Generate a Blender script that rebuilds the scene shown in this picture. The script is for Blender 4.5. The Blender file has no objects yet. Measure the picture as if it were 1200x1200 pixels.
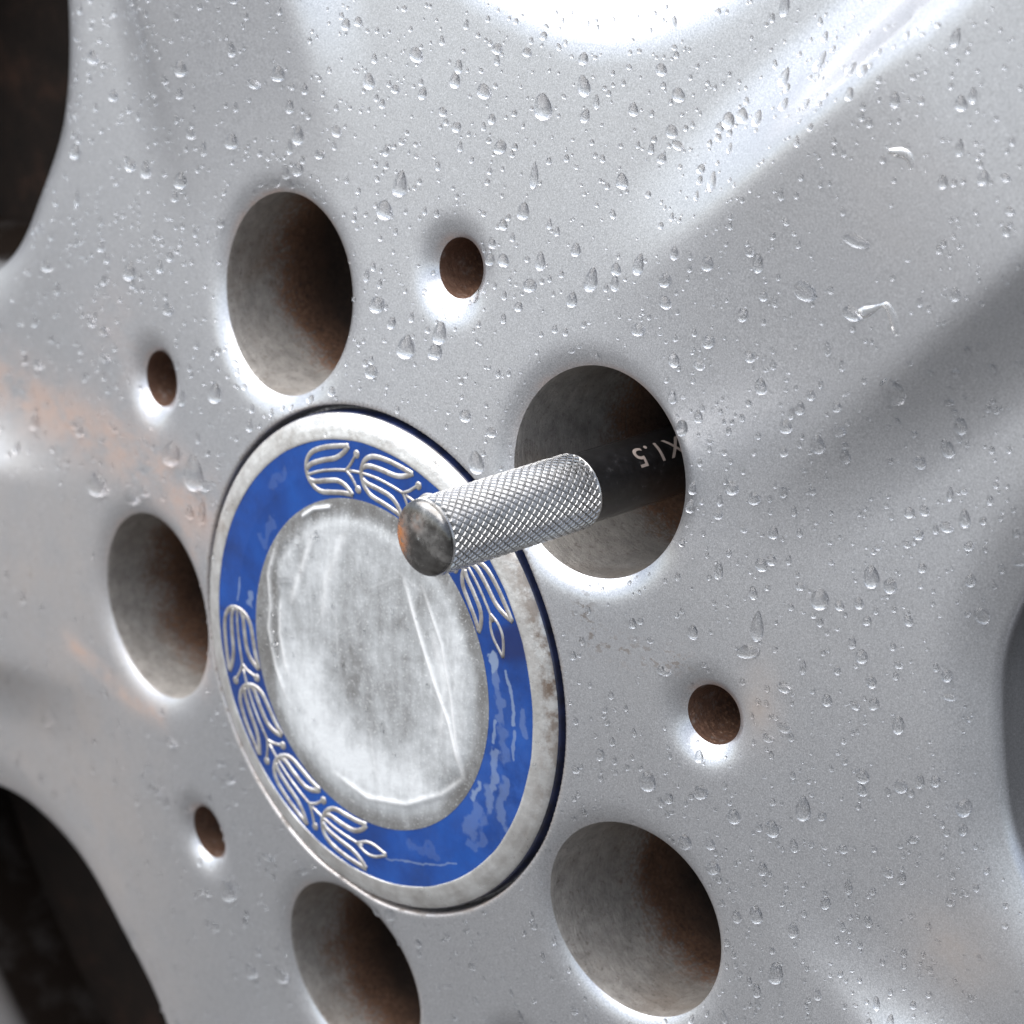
import bpy, bmesh, math, random
import numpy as np
from mathutils import Vector, Matrix, Quaternion, geometry

MM = 0.001
scene = bpy.context.scene
COL = scene.collection
rng = np.random.default_rng(11)
random.seed(7)

# ------------------------------------------------------------------ camera
# the wheel stands upright in the XZ plane round the origin and faces -Y
cam_d = bpy.data.cameras.new('camera')
cam = bpy.data.objects.new('camera', cam_d)
COL.objects.link(cam)
cam.location = (0.4785973, -0.4453145, 0.2450698)
fwd = Vector((-0.67542283, 0.66416755, -0.32044574))
cam.rotation_euler = fwd.to_track_quat('-Z', 'Y').to_euler()
cam_d.sensor_width = 36.0
cam_d.lens = 5147.19 / 1200.0 * 36.0
cam_d.clip_start = 0.01
cam_d.clip_end = 3000.0
cam_d.dof.use_dof = True
cam_d.dof.focus_distance = 0.650
cam_d.dof.aperture_fstop = 32.0
scene.camera = cam

# ------------------------------------------------------------------ sky, sun, exposure
SUN_EL, SUN_AZ = math.radians(64), math.radians(218)      # azimuth from +Y, clockwise seen from above
world = bpy.data.worlds.new('World')
scene.world = world
world.use_nodes = True
wn = world.node_tree
wn.nodes.clear()
sky = wn.nodes.new('ShaderNodeTexSky')
sky.sky_type = 'NISHITA'
sky.sun_disc = False
sky.sun_elevation = SUN_EL
sky.sun_rotation = SUN_AZ
sky.air_density = 1.0
sky.dust_density = 1.5
sky.ozone_density = 1.0
hs = wn.nodes.new('ShaderNodeHueSaturation')               # an overcast sky is greyer than a clear one
hs.inputs['Saturation'].default_value = 0.5
bg = wn.nodes.new('ShaderNodeBackground')
bg.inputs['Strength'].default_value = 0.05
wo = wn.nodes.new('ShaderNodeOutputWorld')
wn.links.new(sky.outputs[0], hs.inputs['Color'])
wn.links.new(hs.outputs[0], bg.inputs['Color'])
wn.links.new(bg.outputs[0], wo.inputs['Surface'])

sun_d = bpy.data.lights.new('sun', 'SUN')
sun = bpy.data.objects.new('sun', sun_d)
COL.objects.link(sun)
sun_d.energy = 1.5
sun_d.angle = math.radians(85)
sun_d.color = (1.0, 0.97, 0.93)
sdir = Vector((math.sin(SUN_AZ) * math.cos(SUN_EL), math.cos(SUN_AZ) * math.cos(SUN_EL), math.sin(SUN_EL)))
sun.rotation_euler = (-sdir).to_track_quat('-Z', 'Y').to_euler()
sun.location = sdir * 5

vs = scene.view_settings
vs.view_transform = 'Standard'
vs.look = 'None'
vs.exposure = 2.12
vs.gamma = 1.0
vs.use_curve_mapping = False
scene.render.engine = 'CYCLES'
scene.cycles.use_denoising = True
scene.cycles.max_bounces = 12
scene.cycles.transmission_bounces = 8
scene.cycles.glossy_bounces = 6

# ------------------------------------------------------------------ helpers
def tag(o, label=None, cat=None, group=None, kind=None):
    if label: o['label'] = label
    if cat: o['category'] = cat
    if group: o['group'] = group
    if kind: o['kind'] = kind
    return o

def empty(name, loc=(0, 0, 0)):
    o = bpy.data.objects.new(name, None)
    o.empty_display_size = 0.01
    o.location = loc
    COL.objects.link(o)
    return o

def mesh_obj(name, verts, faces, mat, parent=None, smooth=True, attrs=None):
    """verts in mm -> one mesh object; parts keep their world place (parents are unrotated)"""
    me = bpy.data.meshes.new(name)
    v = np.asarray(verts, dtype=float) * MM
    if parent is not None:
        p = parent
        off = np.zeros(3)
        while p is not None:
            off += np.array(p.location)
            p = p.parent
        v = v - off
    me.from_pydata(v.tolist(), [], faces if isinstance(faces, list) else faces.tolist())
    if smooth:
        me.polygons.foreach_set('use_smooth', [True] * len(me.polygons))
    if attrs:
        for k, a in attrs.items():
            at = me.attributes.new(k, 'FLOAT', 'POINT')
            at.data.foreach_set('value', np.asarray(a, dtype=np.float32))
    me.validate()
    me.update()
    me.materials.append(mat)
    o = bpy.data.objects.new(name, me)
    COL.objects.link(o)
    if parent is not None:
        o.parent = parent
    return o

def wp(x, z, h):
    """wheel coordinates (x, z in the wheel's plane, h out of it) -> xyz in mm"""
    return np.stack([np.asarray(x, float), -np.asarray(h, float), np.asarray(z, float)], -1)

def grid_faces(n, m, wrap):
    """n rows, m columns; columns wrap round"""
    f = []
    mm = m if wrap else m - 1
    for i in range(n - 1):
        for j in range(mm):
            k = (j + 1) % m
            f.append((i * m + j, i * m + k, (i + 1) * m + k, (i + 1) * m + j))
    return f

def lathe(name, prof, mat, parent=None, seg=128, centre=(0, 0), attrs_fn=None, cap_end=False, flip=False):
    """prof: (radius, h) list, turned about the wheel's axis through centre"""
    t = np.linspace(0, 2 * np.pi, seg, endpoint=False)
    V = []
    for r, h in prof:
        V.append(wp(centre[0] + r * np.cos(t), centre[1] + r * np.sin(t), np.full(seg, h)))
    V = np.concatenate(V)
    F = grid_faces(len(prof), seg, True)
    if flip: F = [tuple(reversed(f)) for f in F]
    if cap_end:
        V = np.concatenate([V, wp([centre[0]], [centre[1]], [prof[-1][1]])])
        c = len(V) - 1
        b = (len(prof) - 1) * seg
        for j in range(seg):
            q = (b + j, b + (j + 1) % seg, c)
            F.append(tuple(reversed(q)) if flip else q)
    return mesh_obj(name, V, F, mat, parent)

def sstep(a, b, x):
    t = np.clip((x - a) / (b - a), 0, 1)
    return t * t * (3 - 2 * t)

def seg_dist(px, pz, poly):
    """distance of points to a polyline, and how far along it (0..1)"""
    best = np.full(px.shape, 1e9)
    pos = np.zeros(px.shape)
    n = len(poly) - 1
    for i in range(n):
        ax, az = poly[i]; bx, bz = poly[i + 1]
        dx, dz = bx - ax, bz - az
        t = np.clip(((px - ax) * dx + (pz - az) * dz) / (dx * dx + dz * dz + 1e-9), 0, 1)
        d = np.hypot(px - ax - t * dx, pz - az - t * dz)
        m = d < best
        best = np.where(m, d, best)
        pos = np.where(m, (i + t) / n, pos)
    return best, pos

# ------------------------------------------------------------------ materials
class NT:
    def __init__(self, name):
        self.m = bpy.data.materials.new(name)
        self.m.use_nodes = True
        self.t = self.m.node_tree
        self.b = self.t.nodes['Principled BSDF']
        self.out = self.t.nodes['Material Output']
    def n(self, typ, **kw):
        x = self.t.nodes.new(typ)
        for k, v in kw.items():
            if k.startswith('_'):
                x.inputs[k[1:].replace('_', ' ')].default_value = v
            else:
                setattr(x, k, v)
        return x
    def l(self, a, b): self.t.links.new(a, b)
    def s(self, **kw):
        for k, v in kw.items():
            self.b.inputs[k.replace('_', ' ')].default_value = v
    def coord(self):
        if not hasattr(self, 'tc'): self.tc = self.n('ShaderNodeNewGeometry')
        return self.tc.outputs['Position']
    def noise(self, scale, detail=4, rough=0.55, off=None, stretch=None):
        x = self.n('ShaderNodeTexNoise')
        x.inputs['Scale'].default_value = scale
        x.inputs['Detail'].default_value = detail
        x.inputs['Roughness'].default_value = rough
        src = self.coord()
        if off or stretch:
            mp = self.n('ShaderNodeMapping')
            if off: mp.inputs['Location'].default_value = off
            if stretch: mp.inputs['Scale'].default_value = stretch
            self.l(src, mp.inputs['Vector']); src = mp.outputs[0]
        self.l(src, x.inputs['Vector'])
        return x.outputs['Fac']
    def ramp(self, src, stops):
        r = self.n('ShaderNodeValToRGB')
        e = r.color_ramp.elements
        while len(e) < len(stops): e.new(0.5)
        for i, (p, c) in enumerate(stops):
            e[i].position = p
            e[i].color = (*c, 1) if isinstance(c, tuple) else (c, c, c, 1)
        self.l(src, r.inputs[0])
        return r.outputs[0]
    def math(self, op, a, b=None, clamp=False):
        x = self.n('ShaderNodeMath', operation=op, use_clamp=clamp)
        for i, v in enumerate((a, b)):
            if v is None: continue
            if isinstance(v, (int, float)): x.inputs[i].default_value = v
            else: self.l(v, x.inputs[i])
        return x.outputs[0]
    def mix(self, fac, a, b, blend='MIX'):
        x = self.n('ShaderNodeMix', data_type='RGBA', blend_type=blend)
        for key, v in ((0, fac), (6, a), (7, b)):
            if isinstance(v, (int, float)):
                x.inputs[key].default_value = v if key == 0 else (v, v, v, 1)
            elif isinstance(v, tuple): x.inputs[key].default_value = (*v, 1)
            else: self.l(v, x.inputs[key])
        return x.outputs[2]
    def attr(self, name):
        a = self.n('ShaderNodeAttribute'); a.attribute_name = name
        return a.outputs['Fac']
    def bump(self, src, strength=0.3, dist=0.0002, normal=None):
        b = self.n('ShaderNodeBump')
        b.inputs['Strength'].default_value = strength
        b.inputs['Distance'].default_value = dist
        self.l(src, b.inputs['Height'])
        if normal is not None: self.l(normal, b.inputs['Normal'])
        return b.outputs[0]

def mat_paint():
    k = NT('silver_paint')
    flake = k.noise(4200, 2, 0.6)
    flake2 = k.noise(9000, 1, 0.5, off=(3, 1, 2))
    broad = k.noise(28, 4, 0.6)
    fl = k.math('ADD', k.math('MULTIPLY', flake, 0.6), k.math('MULTIPLY', flake2, 0.4))
    base = k.ramp(fl, [(0.3, (0.36, 0.37, 0.39)), (0.5, (0.54, 0.55, 0.575)), (0.7, (0.76, 0.77, 0.80))])
    base = k.mix(k.math('MULTIPLY', k.ramp(broad, [(0.42, 0.0), (0.7, 1.0)]), 0.12), base, (0.50, 0.48, 0.46))
    st = k.attr('rust')
    n1 = k.noise(110, 6, 0.65, off=(1, 2, 0))
    stm = k.math('MULTIPLY', st, k.ramp(k.noise(75, 8, 0.72, off=(1, 2, 0), stretch=(1, 1, 1.8)), [(0.38, 0.05), (0.56, 1.0)]), clamp=True)
    col = k.mix(stm, base, (0.50, 0.32, 0.235))
    dust = k.math('MULTIPLY', k.attr('dust'), k.ramp(n1, [(0.3, 0.35), (0.65, 1.0)]), clamp=True)
    col = k.mix(dust, col, (0.42, 0.36, 0.32))
    sp = k.noise(620, 3, 0.6, off=(5, 5, 5), stretch=(1, 1, 1.6))
    grime = k.math('MULTIPLY', k.attr('grime'), k.ramp(sp, [(0.52, 0.0), (0.60, 1.0)]), clamp=True)
    col = k.mix(grime, col, (0.10, 0.07, 0.045))
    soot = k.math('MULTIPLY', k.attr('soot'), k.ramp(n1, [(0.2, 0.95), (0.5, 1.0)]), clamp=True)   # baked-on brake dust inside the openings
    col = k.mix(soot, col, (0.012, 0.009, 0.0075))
    tiny = k.n('ShaderNodeTexVoronoi'); tiny.inputs['Scale'].default_value = 75
    k.l(k.coord(), tiny.inputs['Vector'])
    dots = k.ramp(tiny.outputs['Distance'], [(0.0, 1.0), (0.018, 1.0), (0.026, 0.0)])
    sel = k.ramp(tiny.outputs['Color'], [(0.16, 1.0), (0.2, 0.0)])
    col = k.mix(k.math('MULTIPLY', dots, sel), col, (0.04, 0.03, 0.025))
    k.l(col, k.b.inputs['Base Color'])
    dirt = k.math('ADD', k.math('MULTIPLY', stm, 0.6), k.math('ADD', k.math('ADD', grime, soot), k.math('MULTIPLY', dust, 0.5)), clamp=True)
    k.l(k.math('SUBTRACT', 0.86, k.math('MULTIPLY', dirt, 0.75), clamp=True), k.b.inputs['Metallic'])
    rg = k.math('ADD', 0.31, k.math('MULTIPLY', dirt, 0.25))
    k.l(k.math('ADD', rg, k.math('MULTIPLY', k.math('SUBTRACT', flake, 0.5), 0.12)), k.b.inputs['Roughness'])
    k.s(Coat_Roughness=0.15)
    k.l(k.math('MULTIPLY', k.math('SUBTRACT', 1.0, soot), 0.4), k.b.inputs['Coat Weight'])
    k.l(k.math('MULTIPLY', k.math('SUBTRACT', 1.0, soot), 0.5), k.b.inputs['Specular IOR Level'])
    k.l(k.bump(fl, 0.16, 0.00006), k.b.inputs['Normal'])
    k.l(k.bump(k.noise(900, 2), 0.05, 0.0001), k.b.inputs['Coat Normal'])
    return k.m

def mat_bore(name, depth, soft, paint=(0.37, 0.35, 0.33)):
    """painted near the mouth, rusted further in (a coating that stops part-way down the hole)"""
    k = NT(name)
    sepn = k.n('ShaderNodeSeparateXYZ'); k.l(k.coord(), sepn.inputs[0])
    y = k.math('MULTIPLY', sepn.outputs['Y'], 1000.0)
    n1 = k.noise(140, 5, 0.6); n2 = k.noise(1500, 4, 0.7)
    dd = k.math('ADD', y, k.math('ADD', k.math('MULTIPLY', k.math('SUBTRACT', n1, 0.5), soft * 3.2),
                                 k.math('MULTIPLY', k.math('SUBTRACT', n2, 0.5), soft * 5.0)))
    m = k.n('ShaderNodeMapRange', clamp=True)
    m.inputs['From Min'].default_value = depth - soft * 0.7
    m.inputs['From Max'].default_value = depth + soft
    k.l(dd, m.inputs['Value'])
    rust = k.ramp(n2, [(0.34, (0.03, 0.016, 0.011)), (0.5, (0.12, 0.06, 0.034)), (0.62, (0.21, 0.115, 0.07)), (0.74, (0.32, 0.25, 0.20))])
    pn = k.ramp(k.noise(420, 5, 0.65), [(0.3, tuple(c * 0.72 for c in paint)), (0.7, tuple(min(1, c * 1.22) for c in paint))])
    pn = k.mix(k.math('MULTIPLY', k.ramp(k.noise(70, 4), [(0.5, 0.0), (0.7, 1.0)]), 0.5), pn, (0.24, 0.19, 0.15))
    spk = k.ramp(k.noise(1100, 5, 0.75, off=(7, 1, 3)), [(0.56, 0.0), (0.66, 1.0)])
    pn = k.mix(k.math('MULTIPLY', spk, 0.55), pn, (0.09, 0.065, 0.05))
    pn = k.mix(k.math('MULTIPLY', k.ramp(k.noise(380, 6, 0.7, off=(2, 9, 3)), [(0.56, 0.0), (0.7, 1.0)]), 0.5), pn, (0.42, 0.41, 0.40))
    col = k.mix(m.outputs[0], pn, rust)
    deep = k.n('ShaderNodeMapRange', clamp=True)                # shade deep in the bore, painted near black beyond the rust line
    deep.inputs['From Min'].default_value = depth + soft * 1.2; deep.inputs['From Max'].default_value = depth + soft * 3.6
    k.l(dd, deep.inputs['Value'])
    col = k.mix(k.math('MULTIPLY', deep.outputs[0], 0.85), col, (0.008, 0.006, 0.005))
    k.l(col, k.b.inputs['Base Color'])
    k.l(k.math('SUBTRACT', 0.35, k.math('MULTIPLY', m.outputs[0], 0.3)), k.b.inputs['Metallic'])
    k.l(k.math('ADD', 0.42, k.math('MULTIPLY', m.outputs[0], 0.4)), k.b.inputs['Roughness'])
    ring = k.noise(260, 6, 0.7, off=(0, 3, 0), stretch=(0.05, 4.0, 0.05))
    k.l(k.bump(k.math('ADD', n2, k.math('MULTIPLY', ring, 0.8)), 0.55, 0.0003), k.b.inputs['Normal'])
    return k.m

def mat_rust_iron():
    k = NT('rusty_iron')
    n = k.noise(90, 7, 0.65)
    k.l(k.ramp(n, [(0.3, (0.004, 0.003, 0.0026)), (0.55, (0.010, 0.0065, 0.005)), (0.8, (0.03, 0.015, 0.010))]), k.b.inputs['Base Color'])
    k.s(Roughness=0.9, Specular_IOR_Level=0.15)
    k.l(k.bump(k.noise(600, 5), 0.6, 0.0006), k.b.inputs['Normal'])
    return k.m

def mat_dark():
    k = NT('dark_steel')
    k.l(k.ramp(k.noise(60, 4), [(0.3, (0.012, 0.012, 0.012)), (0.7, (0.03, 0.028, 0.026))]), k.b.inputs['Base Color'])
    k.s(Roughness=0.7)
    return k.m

def mat_cap_rim():
    k = NT('weathered_aluminium')
    n = k.noise(170, 7, 0.68); n2 = k.noise(900, 4, 0.6)
    col = k.ramp(n, [(0.30, (0.44, 0.42, 0.40)), (0.45, (0.56, 0.55, 0.535)), (0.62, (0.72, 0.72, 0.71))])
    w = k.attr('wear')
    br = k.math('MULTIPLY', w, k.ramp(k.noise(260, 6, 0.7, off=(2, 0, 1)), [(0.40, 0.0), (0.56, 1.0)]), clamp=True)
    col = k.mix(br, col, (0.12, 0.075, 0.045))
    k.l(col, k.b.inputs['Base Color'])
    k.l(k.math('SUBTRACT', 0.75, k.math('MULTIPLY', br, 0.6)), k.b.inputs['Metallic'])
    k.l(k.ramp(n2, [(0.3, 0.26), (0.7, 0.46)]), k.b.inputs['Roughness'])
    k.l(k.bump(k.math('ADD', n, k.math('MULTIPLY', n2, 0.3)), 0.35, 0.0006), k.b.inputs['Normal'])
    return k.m

def mat_navy():
    k = NT('navy_edge_paint')
    n = k.noise(300, 4)
    k.l(k.ramp(n, [(0.35, (0.004, 0.006, 0.018)), (0.6, (0.010, 0.018, 0.065))]), k.b.inputs['Base Color'])
    k.s(Roughness=0.35, Coat_Weight=0.4)
    return k.m

def mat_blue():
    k = NT('blue_enamel')
    n = k.noise(120, 5, 0.6); n2 = k.noise(700, 5, 0.65)
    col = k.ramp(n, [(0.3, (0.0008, 0.024, 0.135)), (0.5, (0.001, 0.040, 0.215)), (0.72, (0.002, 0.06, 0.29))])
    pale_refl_mask = k.math('MULTIPLY', k.attr('fade'), k.ramp(k.noise(240, 5, 0.6, off=(4, 4, 1)), [(0.38, 0.0), (0.58, 1.0)]), clamp=True)
    col = k.mix(k.math('MULTIPLY', pale_refl_mask, 0.4), col, (0.03, 0.10, 0.36))  # pale reflections painted into the blue enamel
    cn = k.math('ADD', k.attr('chip_refl'), k.math('ADD', k.math('MULTIPLY', k.math('SUBTRACT', n2, 0.5), 0.9), k.math('MULTIPLY', k.math('SUBTRACT', k.noise(2600, 4, 0.7), 0.5), 0.5)))
    chip_refl = k.math('MULTIPLY', k.ramp(cn, [(0.30, 0.0), (0.62, 1.0)]), k.math('MULTIPLY', k.attr('chip_refl_amount'), k.ramp(k.attr('chip_refl'), [(0.0, 0.0), (0.08, 1.0)])), clamp=True)
    col = k.mix(chip_refl, col, (0.30, 0.37, 0.46))  # real chips, with broad pale reflections painted in among them
    col = k.mix(k.math('MULTIPLY', k.ramp(k.noise(1600, 3, 0.7), [(0.62, 0.0), (0.72, 1.0)]), 0.35), col, (0.05, 0.10, 0.28))
    navy = k.attr('navy')
    col = k.mix(k.math('MULTIPLY', navy, 0.85), col, (0.004, 0.015, 0.09))  # dark navy zone and dark reflection bands painted into the colour
    k.l(col, k.b.inputs['Base Color'])
    k.l(k.ramp(n2, [(0.35, 0.3), (0.7, 0.45)]), k.b.inputs['Roughness'])
    k.s(Coat_Weight=0.5, Coat_Roughness=0.05, Specular_IOR_Level=0.3)
    k.l(k.bump(n, 0.12, 0.0008), k.b.inputs['Normal'])
    return k.m

def mat_disc():
    k = NT('hazed_clear_plastic')
    n = k.noise(95, 8, 0.62); n2 = k.noise(420, 6, 0.7); n3 = k.noise(2200, 3, 0.7)
    haze = k.math('ADD', k.attr('haze'), k.math('MULTIPLY', k.math('SUBTRACT', n, 0.5), 0.9))
    haze = k.math('ADD', haze, k.math('MULTIPLY', k.math('SUBTRACT', n2, 0.5), 0.55))
    st = k.noise(160, 7, 0.7, off=(3, 0, 7), stretch=(2.6, 1, 0.55))
    haze = k.math('ADD', haze, k.math('MULTIPLY', k.math('SUBTRACT', st, 0.5), 0.75), clamp=True)
    col = k.ramp(haze, [(0.0, (0.15, 0.147, 0.143)), (0.25, (0.235, 0.238, 0.24)), (0.55, (0.41, 0.425, 0.437)), (0.95, (0.70, 0.725, 0.745))])
    col = k.mix(k.math('MULTIPLY', k.ramp(n3, [(0.57, 0.0), (0.68, 1.0)]), 0.4), col, (0.86, 0.88, 0.88))
    col = k.mix(k.attr('crease'), col, (0.90, 0.91, 0.92))
    k.l(col, k.b.inputs['Base Color'])
    k.s(Metallic=0.25, Coat_Weight=0.55, Coat_Roughness=0.12)
    k.l(k.ramp(n2, [(0.3, 0.32), (0.7, 0.5)]), k.b.inputs['Roughness'])
    k.l(k.bump(k.math('ADD', n2, k.math('MULTIPLY', n3, 0.25)), 0.28, 0.0005), k.b.inputs['Normal'])
    k.l(k.bump(n, 0.12, 0.001), k.b.inputs['Coat Normal'])
    return k.m

def mat_ornament():
    k = NT('raised_silver_line')
    n = k.noise(500, 5, 0.7)
    k.l(k.ramp(n, [(0.3, (0.28, 0.25, 0.23)), (0.5, (0.46, 0.44, 0.42)), (0.7, (0.68, 0.67, 0.66))]), k.b.inputs['Base Color'])
    k.s(Metallic=0.75, Roughness=0.36)
    k.l(k.bump(n, 0.2, 0.0002), k.b.inputs['Normal'])
    return k.m

def mat_chrome():
    k = NT('chrome')
    n = k.noise(900, 4)
    k.l(k.ramp(n, [(0.3, (0.46, 0.458, 0.455)), (0.7, (0.64, 0.637, 0.633))]), k.b.inputs['Base Color'])
    k.s(Metallic=1.0)
    k.l(k.ramp(n, [(0.3, 0.22), (0.7, 0.34)]), k.b.inputs['Roughness'])
    return k.m

def mat_end():
    k = NT('worn_chrome_end')
    n = k.noise(330, 6, 0.65); n2 = k.noise(1100, 5, 0.65)
    col = k.ramp(n, [(0.3, (0.09, 0.085, 0.08)), (0.5, (0.19, 0.185, 0.18)), (0.7, (0.42, 0.41, 0.40))])
    r = k.math('MULTIPLY', k.attr('rust'), k.ramp(n2, [(0.36, 0.0), (0.5, 1.0)]), clamp=True)
    col = k.mix(r, col, (0.42, 0.15, 0.04))
    k.l(col, k.b.inputs['Base Color'])
    k.l(k.math('SUBTRACT', 1.0, k.math('MULTIPLY', r, 0.8)), k.b.inputs['Metallic'])
    k.l(k.ramp(n, [(0.35, 0.16), (0.65, 0.34)]), k.b.inputs['Roughness'])
    k.l(k.bump(n2, 0.15, 0.0002), k.b.inputs['Normal'])
    return k.m

def mat_black():
    k = NT('black_oxide_steel')
    n = k.noise(700, 5, 0.7)
    k.l(k.ramp(n, [(0.35, (0.012, 0.012, 0.013)), (0.6, (0.026, 0.026, 0.028)), (0.72, (0.10, 0.10, 0.105))]), k.b.inputs['Base Color'])
    k.s(Metallic=0.3, Roughness=0.3, Coat_Weight=1.0, Coat_Roughness=0.12, Coat_IOR=1.8)
    return k.m

def mat_simple(name, col, rough, metal=0.0):
    k = NT(name)
    n = k.noise(1200, 4)
    k.l(k.ramp(n, [(0.3, tuple(c * 0.8 for c in col)), (0.7, tuple(min(1, c * 1.15) for c in col))]), k.b.inputs['Base Color'])
    k.s(Roughness=rough, Metallic=metal)
    return k.m

def mat_water():
    k = NT('rain_water')
    n = k.noise(500, 2)
    k.l(k.ramp(n, [(0.3, (0.985, 0.99, 0.995)), (0.7, (1.0, 1.0, 1.0))]), k.b.inputs['Base Color'])
    k.s(Roughness=0.0, IOR=1.333, Transmission_Weight=1.0)
    return k.m

def mat_ground():
    k = NT('dark_wet_asphalt')
    n = k.noise(3, 8, 0.6)
    k.l(k.ramp(n, [(0.3, (0.05, 0.05, 0.05)), (0.7, (0.085, 0.084, 0.082))]), k.b.inputs['Base Color'])  # wet asphalt, dark all over
    k.s(Roughness=0.6)
    k.l(k.bump(k.noise(60, 6), 0.4, 0.01), k.b.inputs['Normal'])
    return k.m

M = dict(paint=mat_paint(), rust=mat_rust_iron(), dark=mat_dark(), rim=mat_cap_rim(), navy=mat_navy(), blue=mat_blue(),
         disc=mat_disc(), orn=mat_ornament(), chrome=mat_chrome(), end=mat_end(), black=mat_black(),
         letter=mat_simple('etched_lettering', (0.36, 0.30, 0.27), 0.5), water=mat_water(), ground=mat_ground())

# ------------------------------------------------------------------ the ground the car stands on
g = 60.0
gm = mesh_obj('ground', [(-g * 1000, -g * 1000, -325), (g * 1000, -g * 1000, -325), (g * 1000, g * 1000, -325), (-g * 1000, g * 1000, -325)],
              [(0, 1, 2, 3)], M['ground'], smooth=False)
tag(gm, kind='structure')

# ------------------------------------------------------------------ wheel geometry (mm)
PHI, SLOPE, STEP = 2.0043, 0.1558, 2 * math.pi / 5
R_BOLT, r_bolt = 60.0, 16.05
R_SMALL, r_small = 67.24, 4.67
LIFT = 1.35
R_OUT = 206.0
bolt_ang = [PHI - i * STEP for i in range(5)]
small_ang = [PHI - (i + 0.5) * STEP for i in range(5)]
bolt_c = [(R_BOLT * math.cos(a), R_BOLT * math.sin(a)) for a in bolt_ang]
small_c = [(R_SMALL * math.cos(a), R_SMALL * math.sin(a)) for a in small_ang]

def chaikin(p, n=3):
    p = np.array(p, float)
    for _ in range(n):
        q = np.roll(p, -1, 0)
        a = p * 0.75 + q * 0.25; b = p * 0.25 + q * 0.75
        p = np.stack([a, b], 1).reshape(-1, 2)
    return p

def resample(p, step):
    p = np.vstack([p, p[:1]])
    d = np.r_[0, np.cumsum(np.hypot(*np.diff(p, axis=0).T))]
    n = int(d[-1] / step)
    s = np.linspace(0, d[-1], n, endpoint=False)
    return np.stack([np.interp(s, d, p[:, 0]), np.interp(s, d, p[:, 1])], 1)

half = [(113.2, 4), (113.5, 10), (114.6, 15.3), (117.2, 21.2), (121.4, 27.6), (127.0, 34.2), (136.0, 41.0), (150.0, 50.5),
        (165.0, 61.2), (176.0, 68.5), (184.0, 69.0), (190.0, 60.0), (194.0, 40.0), (195.5, 14.0)]
outline = chaikin(half + [(a, -b) for a, b in reversed(half)], 3)
outline = resample(outline, 1.1)
# keep the outline anticlockwise in (axial, lateral)
ar = 0.5 * np.sum(outline[:, 0] * np.roll(outline[:, 1], -1) - np.roll(outline[:, 0], -1) * outline[:, 1])
if ar < 0: outline = outline[::-1]
tan = np.roll(outline, -1, 0) - np.roll(outline, 1, 0)
tan /= np.hypot(*tan.T)[:, None]
nrm = np.stack([tan[:, 1], -tan[:, 0]], 1)          # points out of the opening
def to_wheel(ab, ang):
    c, s = math.cos(ang), math.sin(ang)
    return np.stack([ab[:, 0] * c - ab[:, 1] * s, ab[:, 0] * s + ab[:, 1] * c], 1)

WF_W, WF_D = 8.2, 2.4      # rounded lip of an opening: width and drop
def window_dist(x, z):
    """distance to the nearest opening's outline; negative inside"""
    ang = np.arctan2(z, x); r = np.hypot(x, z)
    k = np.round((PHI - STEP / 2 - ang) / STEP)
    da = ang - (PHI - STEP / 2 - k * STEP)
    a, b = r * np.cos(da), r * np.sin(da)
    d = np.full(x.shape, 99.0)
    near = (r > 100) & (r < 212)
    P = np.stack([a[near], b[near]], 1)
    out = np.empty(len(P))
    for i in range(0, len(P), 4000):
        q = P[i:i + 4000]
        D = np.hypot(q[:, None, 0] - outline[None, :, 0], q[:, None, 1] - outline[None, :, 1])
        j = D.argmin(1)
        sgn = ((q - outline[j]) * nrm[j]).sum(1)
        out[i:i + 4000] = np.where(np.abs(sgn) < 1.2, sgn, np.sign(sgn) * D.min(1))
    d[near] = out
    return d

def hole_dist(x, z, cs, r):
    return np.min([np.hypot(x - c[0], z - c[1]) - r for c in cs], axis=0)

def face_h(x, z):
    x = np.asarray(x, float); z = np.asarray(z, float)
    r = np.hypot(x, z)
    h = LIFT - SLOPE * (np.maximum(r, 38.0) - 60.0)
    ang = np.arctan2(z, x)
    da = ang - PHI
    da = da - np.round(da / STEP) * STEP
    along, lat = r * np.cos(da), np.abs(r * np.sin(da))
    e = 0.9
    q = np.log1p(np.exp(np.clip((lat - RIDGE_HALF) / e, -30, 30))) * e / RIDGE_FALL
    q = np.clip(q, 0, 1)
    h = h + RIDGE_H * sstep(71, 150, along) * ((1 - q) ** 2 - 0.12)
    d = np.clip(hole_dist(x, z, bolt_c, r_bolt), 0, None)
    h = h - 1.4 * np.clip(1 - d / 5.2, 0, 1) ** 2.8
    d = np.clip(hole_dist(x, z, small_c, r_small), 0, None)
    h = h - 1.9 * np.clip(1 - d / 5.2, 0, 1) ** 2.5
    d = np.clip(window_dist(x, z), 0, None)
    u = np.clip(1 - d / WF_W, 0, 1)
    h = h - WF_D * u ** 1.9
    h = h + 3.0 * sstep(196, 206, r)
    h = h - 3.2 * sstep(41.75, 41.0, r) ** 1.5            # seat of the centre cap
    return h

RIDGE_HALF, RIDGE_FALL, RIDGE_H = 18.5, 14.0, 9.8

def face_normal(x, z):
    e = 0.15
    gx = (face_h(x + e, z) - face_h(x - e, z)) / (2 * e)
    gz = (face_h(x, z + e) - face_h(x, z - e)) / (2 * e)
    n = np.array([-gx, -1.0, -gz])
    return n / np.linalg.norm(n)

# ------------------------------------------------------------------ wheel
wheel = empty('alloy_wheel', (0, 0, -R_OUT * MM))
tag(wheel, 'wet silver painted alloy wheel with five bolt holes and blue ringed centre cap', 'wheel')

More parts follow.
